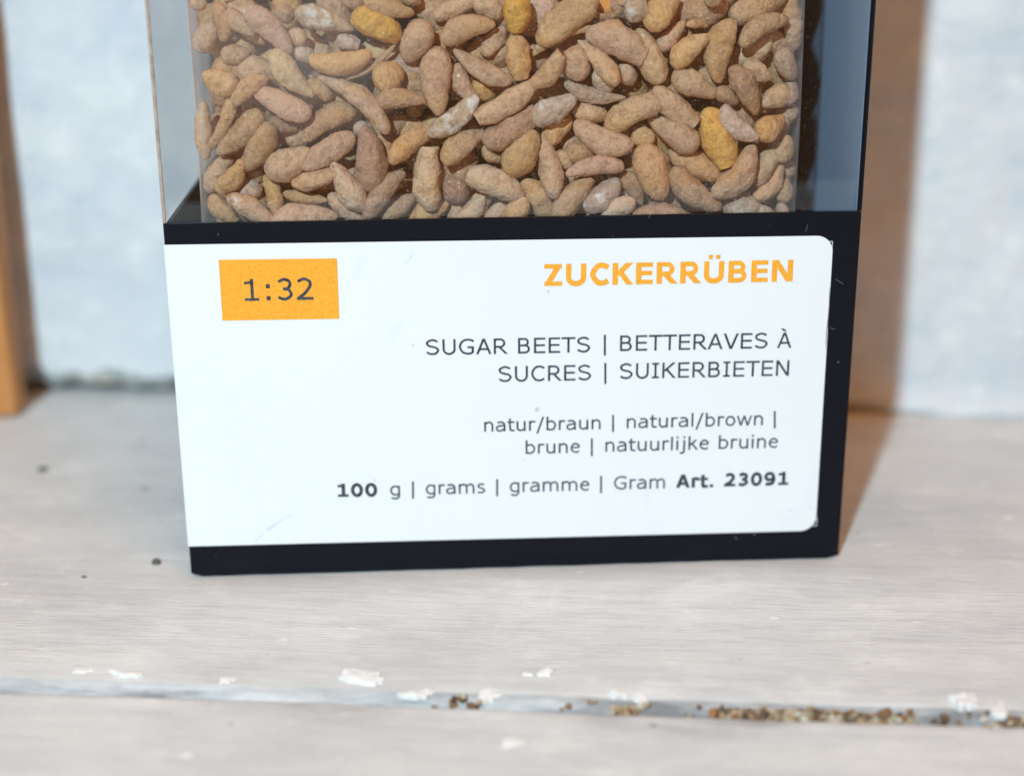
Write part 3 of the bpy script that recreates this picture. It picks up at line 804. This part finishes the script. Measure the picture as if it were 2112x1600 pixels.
B = [(-130,235,210,130,152,'t',0),(345,-60,345,212,168,'y',0),(470,270,820,-30,190,'k',0),(1000,75,1145,40,150,'w',0),(1140,175,1340,-40,185,'o',0),
(1640,20,1330,110,195,'b',1),(1650,110,2040,-40,175,'p',1),(1700,260,2020,100,125,'b',0),(780,180,1135,340,182,'t',0),(330,215,375,490,152,'o',0),(135,345,280,170,112,'t',1),
(305,520,-50,320,115,'t',0),(440,545,630,330,125,'t',0),(470,510,100,740,140,'t',0),(690,290,730,500,172,'t',0),(970,515,730,250,122,'t',0),(430,315,830,145,70,'t',1),
(990,385,1060,530,108,'t',1),(1225,515,1090,180,165,'t',0),(1205,315,1380,135,112,'t',1),(1290,400,1530,205,142,'k',0),(1380,145,1530,165,50,'o',1),
(1640,110,1560,510,175,'k',0),(1300,450,1580,595,152,'t',0),(1670,400,1830,710,152,'d',0),(1730,390,1900,485,132,'t',1),(1560,550,1710,640,100,'b',1),
(2040,560,1850,650,140,'f',1),(1970,310,2060,500,125,'f',1),(1810,830,2010,740,158,'o',0),(1590,670,1815,870,125,'w',0),(1510,660,1640,1020,195,'y',0),
(1180,540,1440,765,150,'t',0),(1460,900,1160,730,172,'t',0),(885,780,1245,595,172,'t',0),(690,670,910,725,115,'t',1),(440,750,710,590,152,'g',0),
(630,530,1010,620,100,'f',1),(820,430,930,560,125,'g',1),(145,890,470,700,165,'b',0),(500,870,690,720,140,'o',1),(290,1080,460,800,182,'k',0),
(130,910,290,1000,95,'t',1),(580,1220,510,840,152,'t',0),(640,920,800,970,160,'b',1),(1050,920,690,780,155,'p',0),(1050,830,1190,850,130,'o',1),
(1110,890,1240,1220,195,'o',0),(1180,910,1280,1140,115,'t',1),(1280,920,1610,1100,165,'o',1),(1280,1050,1580,1300,160,'b',0),(1570,1230,1825,900,165,'b',0),
(1790,1130,1990,910,142,'l',1),(1820,1240,2010,1030,112,'t',1),(1610,1250,1860,1300,185,'g',1),(1830,1290,1920,1330,80,'g',1),(1030,1340,1500,1370,190,'b',0),
(770,1300,985,1110,150,'w',0),(860,1330,1075,1230,140,'g',0),(570,1400,790,1080,152,'b',0),(1005,1010,640,1050,112,'p',0),(40,1060,395,1215,172,'g',0),
(400,1090,570,1370,145,'k',1),(270,1390,410,1220,138,'k',0),(20,1400,170,1170,140,'l',1),(160,1380,290,1230,115,'t',1),(1000,1050,1120,1260,118,'b',1),(1540,1180,1590,1330,70,'y',1),
(590,930,670,1030,90,'t',1),(70,510,210,610,125,'o',1),(-120,985,155,800,155,'t',0),(90,-20,260,110,145,'l',1),(1700,560,1900,680,130,'f',2),(1500,20,1600,-60,130,'t',0),
(1880,1060,2040,980,120,'f',2),(1930,860,2060,960,120,'f',2),(600,1150,700,1080,100,'t',2),(1250,640,1330,540,110,'t',1),(2010,660,2075,500,115,'f',1),(1960,1010,2040,850,120,'f',1),(2060,120,2080,330,115,'f',1),(1990,1260,2060,1120,105,'f',1),(2030,760,2070,640,110,'f',2),(1960,1330,2060,1300,110,'f',1),(2040,1000,2055,1150,100,'f',2),(980,-40,1040,10,120,'t',1),(1860,200,2040,330,120,'f',2)]
traced = [((290+a/2.975, b/2.975), (290+c/2.975, d/2.975), w_/2.975, t, l) for a, b, c, d, w_, t, l in A]
traced += [((950+a/2.975, b/2.975), (950+c/2.975, d/2.975), w_/2.975, t, l) for a, b, c, d, w_, t, l in B]

BEETS = []
def make_beet(p1, p2, r, tone, seed, depth, blunt=None, tilt=None):
    """root between two points of the bag (thick end first)"""
    rnd = random.Random(seed)
    L = (p2-p1).length
    axis = (p2-p1).normalized()
    side = axis.cross(Vector((0, 1, 0)))
    side = side.normalized() if side.length > 1e-4 else Vector((1, 0, 0))
    dep = axis.cross(side).normalized()
    asp = L/(2*r)
    taper = blunt if blunt is not None else rnd.uniform(.12, .66)
    bend = rnd.uniform(-.12, .12)*L if asp > 1.9 else rnd.uniform(-.04, .04)*L
    ex = rnd.uniform(.37, .47)
    stump = rnd.random() < .16                         # a broken-off tip
    flat_ = rnd.uniform(.82, 1.0)
    off = Vector((rnd.uniform(0, 50), rnd.uniform(0, 50), rnd.uniform(0, 50)))
    rough = rnd.choice((.12, .15, .19, .25))
    nrg, nsg = 26, 20
    mid = (p1+p2)/2
    V, Fc = [], []
    peak = 0
    prof_ = []
    for i in range(nrg+1):
        t = i/nrg
        t = .5-.5*math.cos(math.pi*t)
        q = max(0.0, 1-(2*(t*.88 if stump else t)-1)**2)**ex * (1-taper*max(0, t-.28)/.72*.85)
        prof_.append((t, q)); peak = max(peak, q)
    for i, (t, q) in enumerate(prof_):
        q = q/peak*r
        cpt = axis*((t-.5)*L) + side*(bend*(math.sin(math.pi*t)-.5))
        if i in (0, nrg):
            V.append(cpt-axis*(r*.25 if stump and i else 0)); continue
        for j in range(nsg):
            a = 2*math.pi*j/nsg
            d = side*math.cos(a)+dep*math.sin(a)*flat_
            p = cpt+d*q
            k = rough*noise.noise(p*(1.0/(r*1.1))+off) + rough*.55*noise.noise(p*(1.0/(r*.42))+off) + .045*noise.noise(p*(1/(r*.18))+off)
            k += .05*noise.noise(Vector((math.cos(a)*2.2, math.sin(a)*2.2, t*14))+off)      # rings and wrinkles
            # a shallow groove runs down one side
            k -= .10*math.exp(-((math.sin(a*.5+off.x))/.20)**2)
            V.append(p+d*q*k)
    def idx(i, j): return 0 if i == 0 else (len(V)-1 if i == nrg else 1+(i-1)*nsg+j % nsg)
    for j in range(nsg):
        Fc.append((0, idx(1, j+1), idx(1, j)))
        Fc.append((len(V)-1, idx(nrg-1, j), idx(nrg-1, j+1)))
    for i in range(1, nrg-1):
        for j in range(nsg):
            Fc.append((idx(i, j), idx(i, j+1), idx(i+1, j+1), idx(i+1, j)))
    o = mesh_obj('sugar_beet', V, Fc, M_beet, None, True)
    # shift back so its front just stays behind the bag film
    o.location = mid
    ymin = min(v.y for v in V)+mid.y
    if ymin < depth: o.location.y += depth-ymin
    c = TONE[tone]; g_ = rnd.uniform(.90, 1.10)
    o.color = (c[0]*g_, c[1]*g_*rnd.uniform(.97, 1.03), c[2]*g_*rnd.uniform(.92, 1.08), {'w': .34, 'g': .24}.get(tone, rnd.choice((0, 0, .04, .10, .16))))
    return o
FRONT = BY0+.0006
xmin_, xmax_ = BX0+.0004, BX1-.0004
def pull(p, r, y):                                     # keep inside the bag's rounded ends
    lo = xmin_ + r*.55; hi = xmax_ - r*.55
    p.x = min(max(p.x, lo), hi); p.z = max(p.z, .0352+r*.6)
    return p
for k, (a, b, wpx, tone, lay) in enumerate(traced):
    rnd = random.Random(900+k)
    r0 = wpx/2*(.151/F_PX)
    y = FRONT + r0 + (0, .0014, .0028)[lay] + rnd.uniform(0, .0004)
    pa, pb = on_y(*a, y), on_y(*b, y)
    s = (y-CAM.y)/(.1511)
    r = 1.07*wpx/2/F_PX*(pa-CAM).dot(fwd)
    tl_ = rnd.uniform(-.0006, .0010)
    pa.y -= tl_*.4; pb.y += tl_
    for p in (pa, pb):
        edge = min(p.x-xmin_, xmax_-p.x)
        if edge < .0055: p.y += (.0062-math.sqrt(max(0, .0062**2-(.0062-max(.0008, edge))**2)))*.55
        pull(p, r, y)
    bl_ = None
    asp = math.hypot(a[0]-b[0], a[1]-b[1])/wpx
    if asp < 1.35: bl_ = .1
    o = make_beet(pa, pb, r, tone, 300+k, FRONT+(0, .0008, .002)[lay], bl_)
    BEETS.append(dict(o=o, a=a, b=b, w=wpx, tone=tone, lay=lay, c=((a[0]+b[0])/2, (a[1]+b[1])/2), asp=asp))

# hollow broken shell at the top with orange flesh inside
hp = on_y(950+890/2.975, 62/2.975, FRONT+.004)
hollow = empty('broken_beet', hp)
tag(hollow, 'hollow broken beet shell at the top showing bright orange flesh inside', 'sugar beet', 'sugar beets in the bag')
V, Fc = [], []
R0 = .00200; ns = 26; th = .00028
lv = [(-1.0, .25), (-.93, .55), (-.75, .82), (-.4, .98), (0, 1.02), (.35, 1.0)]
for zz_, q in lv + [(z_, q_-th/R0) for z_, q_ in lv[::-1] for q in (0,)]:
    pass
outer = lv; inner = [(z_+(.12 if i_ == 0 else 0), max(.1, q_-.14)) for i_, (z_, q_) in enumerate(lv)][::-1]
allr = outer+inner
for zz_, q in allr:
    for j in range(ns):
        a = 2*math.pi*j/ns
        rr = R0*q*(1+.05*noise.noise(Vector((math.cos(a)*1.5, math.sin(a)*1.5, zz_*2))))
        lip = .0004*math.sin(a*2+.6)+.0005*math.cos(a) if zz_ > .3 else 0
        V.append((rr*math.cos(a), rr*math.sin(a)*.9-.0004*zz_, R0*1.05*zz_+lip-.0005*0))
for i in range(len(allr)-1):
    for j in range(ns):
        Fc.append((i*ns+j, i*ns+(j+1) % ns, (i+1)*ns+(j+1) % ns, (i+1)*ns+j))
Fc.append(tuple(range(ns))[::-1]); Fc.append(tuple((len(allr)-1)*ns+j for j in range(ns)))
sh = mesh_obj('shell', V, Fc, M_beet, hollow, True); sh.color = (.50, .31, .19, .1)
V = []; Fc = []
for i in range(9):
    t = i/8*math.pi
    for j in range(16):
        a = 2*math.pi*j/16; V.append((.00135*math.sin(t)*math.cos(a), .0012*math.sin(t)*math.sin(a), .0013*math.cos(t)+.0004))
for i in range(8):
    for j in range(16): Fc.append((i*16+j, i*16+(j+1) % 16, (i+1)*16+(j+1) % 16, (i+1)*16+j))
mesh_obj('flesh', V, Fc, mat_plain('orange_flesh', (.62, .24, .05), (.80, .40, .14), 500), hollow, True)
hollow.rotation_euler = (math.radians(24), math.radians(-6), 0)

# beets deeper in the bag, seen through the gaps
DEEP = []
rnd = random.Random(5)
def random_beet(x, y, z):
    L = rnd.uniform(.0052, .0076); r = rnd.uniform(.0014, .0019)
    an = rnd.uniform(0, math.pi*2)
    d = Vector((math.cos(an), rnd.uniform(-.35, .35), math.sin(an)*.75)).normalized()
    c = Vector((x, y+rnd.uniform(-.0007, .0007), z))
    pa, pb = c-d*L/2, c+d*L/2
    pull(pa, r, y); pull(pb, r, y)
    if (pb-pa).length < .0030: return None
    return make_beet(pa, pb, r, rnd.choice('ttttpboobtl'), rnd.randint(0, 10**6), FRONT+.0024)
nxg, nzg = 13, 7
for i in range(nxg):
    for j in range(nzg):
        x = BX0+.003+(BX1-BX0-.006)*(i+.5+.35*(j % 2))/(nxg+.35) + rnd.uniform(-.001, .001)
        z = .0372+.0042*j+rnd.uniform(-.0008, .0008)
        o = random_beet(x, .0066, z)
        if o:
            tag(o, 'brown sugar beet half hidden behind the front layer of beets', 'sugar beet', 'sugar beets in the bag')
            DEEP.append(o)
# the rest of the filling, one mass behind the beets that can be told apart
V, Fc = [], []
for y, nx_, nz_ in ((.0100, 11, 9), (.0140, 9, 9), (.0190, 9, 9), (.0245, 8, 9), (.0300, 8, 9)):
    for i in range(nx_):
        if .012 < y < .029 and 1 < i < nx_-2: continue         # unseen core of the bag
        for j in range(nz_):
            x = BX0+.0024+(BX1-BX0-.0048)*(i+(.25 if j % 2 else 0))/(nx_-.75)
            o = random_beet(x, y, .0372+.0045*j+rnd.uniform(-.0006, .0006))
            if not o: continue
            k0 = len(V); V += [v.co+o.location for v in o.data.vertices]
            Fc += [tuple(q+k0 for q in p.vertices) for p in o.data.polygons]
            me = o.data; bpy.data.objects.remove(o); bpy.data.meshes.remove(me)
for y in (.0082, .0116, .0150, .0190):                      # packed against the right side of the bag
    for j in range(13):
        o = random_beet(BX1-.0019, y, .0368+.0031*j)
        if not o: continue
        k0 = len(V); V += [v.co+o.location for v in o.data.vertices]
        Fc += [tuple(q+k0 for q in p.vertices) for p in o.data.polygons]
        me = o.data; bpy.data.objects.remove(o); bpy.data.meshes.remove(me)
for y, dz in ((.0038, 0), (.0072, .002), (.0112, .001), (.0150, .003), (.0195, 0), (.0245, .002), (.0295, .001)):   # above the frame, up to the fill line
    for i in range(13):
        for j in range(6):
            o = random_beet(BX0+.0026+(BX1-BX0-.0052)*(i+.4*(j % 2))/12.4, y, .0665+dz+.0036*j+rnd.uniform(-.0008, .0008))
            if not o: continue
            k0 = len(V); V += [v.co+o.location for v in o.data.vertices]
            Fc += [tuple(q+k0 for q in p.vertices) for p in o.data.polygons]
            me = o.data; bpy.data.objects.remove(o); bpy.data.meshes.remove(me)
pile = mesh_obj('sugar_beets', V, Fc, M_beet, None, True)
pile.color = (.58, .345, .19, .05)
tag(pile, 'deep mass of brown sugar beets filling the bag behind the front layers', 'sugar beets', None, 'stuff')

# labels: distinctive beets by their look, the rest by where they lie next to those
MARKS = [  # photo position, own label, short name
 ((669, 43), 'white-dusted brown beet in the top row left of the yellow one', 'the white-dusted top beet'),
 ((777, 54), 'plump yellow beet lying slanted in the top row of the bag', 'the slanted yellow beet'),
 ((1066, 25), 'bright yellow beet standing upright at the middle of the top edge', 'the upright yellow beet'),
 ((1479, 282), 'large yellow beet standing tilted near the right side of the bag', 'the large yellow beet'),
 ((736, 208), 'long thin tan beet lying diagonally left of the bag centre', 'the long diagonal beet'),
 ((717, 383), 'pale tan upright beet just above the black band on the left', 'the pale upright beet'),
 ((1245, 405), 'whitish pointed beet with a small hole just above the black band', 'the whitish pointed beet'),
 ((1143, 225), 'grey blunt beet with broken end in the middle of the bag', 'the grey blunt beet'),
 ((1023, 382), 'grey-pink pointed beet lying flat just above the black band', 'the grey-pink flat beet'),
 ((1487, 104), 'tall brown beet with yellow patches near the upper right', 'the tall yellow-patched beet'),
 ((450, 170), 'knobbly yellowish tan beet at the left side of the bag', 'the knobbly left beet'),
 ((482, 278), 'dark brown oval beet slanting up right near the lower left', 'the dark slanted oval beet'),
 ((938, 242), 'orange-tan beet with a white dusty patch at the bag centre', 'the white-patched centre beet'),
 ((1342, 355), 'plump orange-tan upright beet in the lower right of the bag', 'the plump upright beet'),
 ((1538, 187), 'rough dark brown beet lying tilted at the right of the bag', 'the rough dark beet'),
 ((904, 155), 'tan teardrop beet standing on its tip above the bag centre', 'the tan teardrop beet'),
]
used = set(); marks = []
for pos, lb, short in MARKS:
    cand = sorted((b for b in BEETS if id(b) not in used and b['lay'] == 0), key=lambda b: (b['c'][0]-pos[0])**2+(b['c'][1]-pos[1])**2)
    b = cand[0]; used.add(id(b)); marks.append((b, short))
    tag(b['o'], lb, 'sugar beet', 'sugar beets in the bag')
RANK = ['nearest', 'second', 'third', 'fourth', 'fifth', 'sixth', 'seventh', 'eighth', 'ninth', 'tenth']
SECT = ['right of', 'below right of', 'below', 'below left of', 'left of', 'above left of', 'above', 'above right of']
slots = {}
for b in BEETS:
    if id(b) in used: continue
    mb, short = min(marks, key=lambda q: math.hypot(q[0]['c'][0]-b['c'][0], q[0]['c'][1]-b['c'][1]))
    dx, dy = b['c'][0]-mb['c'][0], b['c'][1]-mb['c'][1]
    s = int(round(math.degrees(math.atan2(dy, dx))/45)) % 8
    slots.setdefault((short, s), []).append((math.hypot(dx, dy), b))
for (short, s), lst in slots.items():
    lst.sort(key=lambda q: q[0])
    for i, (_, b) in enumerate(lst):
        sh_ = 'stubby' if b['asp'] < 1.5 else ('slim' if b['asp'] > 2.9 else ('plump' if b['w'] > 54 else 'oval'))
        adj = ('half-hidden ' if b['lay'] else '') + sh_ + ' ' + WORD[b['tone']]
        tag(b['o'], f"{adj} beet, {RANK[i]} one {SECT[s]} {short}", 'sugar beet', 'sugar beets in the bag')

# ------------------------------------------------------------------ paint chips, grit and crumbs on the boards
def lump(name, px, py, sx, sy, sz, mat, seed, z=0.0, rz=0.0, lab_=None, cat=None, group=None, sharp=.35):
    bm = bmesh.new(); bmesh.ops.create_icosphere(bm, subdivisions=2 if mat is M_flake else 3, radius=1)
    for v in bm.verts:
        n1 = noise.noise(v.co*1.3+Vector((seed*3.7, 0, 0))); n2 = noise.noise(v.co*3+Vector((0, seed*2.1, 0)))
        v.co = v.co*(1+sharp*n1+sharp*.5*n2)
        v.co = Vector((v.co.x*sx, v.co.y*sy, max(-.55, v.co.z)*sz+.5*sz))
    o = bm_obj(name, bm, mat, None, mat is not M_flake)
    p = on_z(px, py, z); o.location = (p.x, p.y, z-.0001); o.rotation_euler = (0, 0, rz)
    if lab_: tag(o, lab_, cat, group)
    return o
GP = 'white paint flakes on the boards'
def chip(px, py, sx, sy, th, seed, rz, label, z=0.0, tilt=0.0):
    """thin curled flake of paint with a broken outline"""
    rnd = random.Random(seed); n = 22
    rad = []
    for i in range(n):
        a = 2*math.pi*i/n
        rad.append(max(.35, 1+.55*noise.noise(Vector((math.cos(a)*1.1+seed*3.3, math.sin(a)*1.1, 0)))+.42*noise.noise(Vector((math.cos(a)*3.2, math.sin(a)*3.2+seed*1.7, 2)))))
    V, Fc = [], []
    for k, h in ((1.0, 0.0), (.97, .75), (.70, .95), (.38, 1.0)):
        for i in range(n):
            a = 2*math.pi*i/n; x = math.cos(a)*rad[i]*k*sx; y = math.sin(a)*rad[i]*k*sy
            z_ = th*h*(1+.5*noise.noise(Vector((x*900, y*900, seed)))) + (tilt*x if h else 0)
            V.append((x, y, max(0, z_)))
    V.append((0, 0, th))
    for r_ in range(3):
        for i in range(n):
            j = (i+1) % n; Fc.append((r_*n+i, r_*n+j, (r_+1)*n+j, (r_+1)*n+i))
    for i in range(n): Fc.append((3*n+i, 3*n+(i+1) % n, 4*n))
    Fc.append(tuple(range(n))[::-1])
    o = mesh_obj('paint_flake', V, Fc, M_flake)
    p = on_z(px, py, z); o.location = (p.x, p.y, z-.0002); o.rotation_euler = (0, 0, rz)
    return tag(o, label, 'paint flake', GP)
chip(752, 1398, .0023, .0011, .00055, 1, math.radians(-22), 'long white paint flake on the board joint below the package')
chip(862, 1432, .0014, .0007, .0005, 2, .2, 'bluish white paint flake lying in the joint right of the long flake', -.0003)
chip(1126, 1386, .0007, .0006, .0004, 3, 0, 'small round white paint flake behind the middle of the joint')
chip(1088, 1388, .0005, .0004, .0003, 8, 0, 'tiny white paint flake beside the small round flake')
chip(1990, 1447, .0012, .0011, .0007, 4, .3, 'chunky white paint flake at the right end of the joint')
chip(2062, 1464, .0007, .0015, .0005, 5, -.5, 'narrow white paint flake standing in the joint at the right edge', -.0003)
chip(258, 1389, .0018, .0005, .0004, 6, -.25, 'thin white paint flake along the joint at the left')
chip(172, 1381, .0009, .0004, .0003, 14, .1, 'small white paint flake left of the thin one on the joint')
chip(470, 1402, .0008, .0005, .0003, 16, .1, 'faint white paint flake on the joint between the thin and long ones')
chip(1060, 1528, .0010, .0006, .0003, 7, .1, 'pale flat paint flake on the front board nearest the camera')
chip(1012, 1434, .0013, .0009, .0006, 11, .4, 'jagged white paint flake in the joint left of the brown crumbs', -.0005)
chip(1278, 1430, .0009, .0007, .0005, 12, .9, 'small cream paint flake above the reddish crumb in the joint', -.0002)
chip(1322, 1440, .0006, .0008, .0004, 13, .2, 'pointed white paint flake right of the small cream flake', -.0003)
lump('grit', 322, 1160, .00048, .00042, .0004, M_dark, 20, 0, 0, 'dark pellet of grit on the board left of the package', 'grit', None, .2)
lump('grit', 88, 968, .0007, .0006, .0003, M_dark, 21, 0, 0, 'grey blurred speck on the board at far left', 'grit', None, .2)
lump('grit', 173, 1188, .0003, .0002, .0001, M_dark, 22, 0, 0, 'tiny dark speck on the board at lower left', 'grit', None, .2)
# crumbs of bare wood and dirt filling the open joint
kc = N('wood_crumbs')
at_ = kc.n('ShaderNodeAttribute', attribute_name='tint')
kc.base(kc.mix(kc.math('MULTIPLY', kc.noise(kc.coord(), 2500, 3, .6), .5), kc.ramp(at_.outputs['Fac'], [(0, (.05, .035, .025)), (.25, (.16, .09, .05)), (.45, (.36, .16, .06)), (.6, (.45, .33, .19)), (.8, (.58, .46, .31)), (1, (.74, .72, .68))]), (.25, .18, .12)))
kc.set(.9, .2)
bm = bmesh.new(); tint = []
rnd = random.Random(77)
for i in range(230):
    while True:
        u = rnd.uniform(-.012, .062)
        if rnd.random() < open_amt(u)**1.4: break
    s_ = rnd.uniform(.00012, .00038)*(1 if rnd.random() < .88 else 1.6)
    r = bmesh.ops.create_icosphere(bm, subdivisions=1, radius=s_)
    c = Vector((u, G+rnd.uniform(.0002, .0021), 0)); c.z = -.0018+.0006*(c.y-G)/.001+rnd.uniform(0, .0006)
    e = Vector((rnd.uniform(.6, 1.9), rnd.uniform(.6, 1.3), rnd.uniform(.5, 1.1)))
    rot = Matrix.Rotation(rnd.uniform(0, 6), 3, 'Z') @ Matrix.Rotation(rnd.uniform(-.6, .6), 3, 'Y')
    tv = rnd.random()
    for v in r['verts']:
        q = v.co*(1+.6*noise.noise(v.co*2500+Vector((i, 0, 0))))
        v.co = rot @ Vector((q.x*e.x, q.y*e.y, q.z*e.z)) + c; tint.append(tv)
cr_ = bm_obj('crumbs', bm, kc.m, None, False); cr_.rotation_euler = (0, 0, BY)
a_ = cr_.data.attributes.new('tint', 'FLOAT', 'POINT'); a_.data.foreach_set('value', tint)
tag(cr_, 'brown wood crumbs and dirt packed in the board joint', 'crumbs', None, 'stuff')
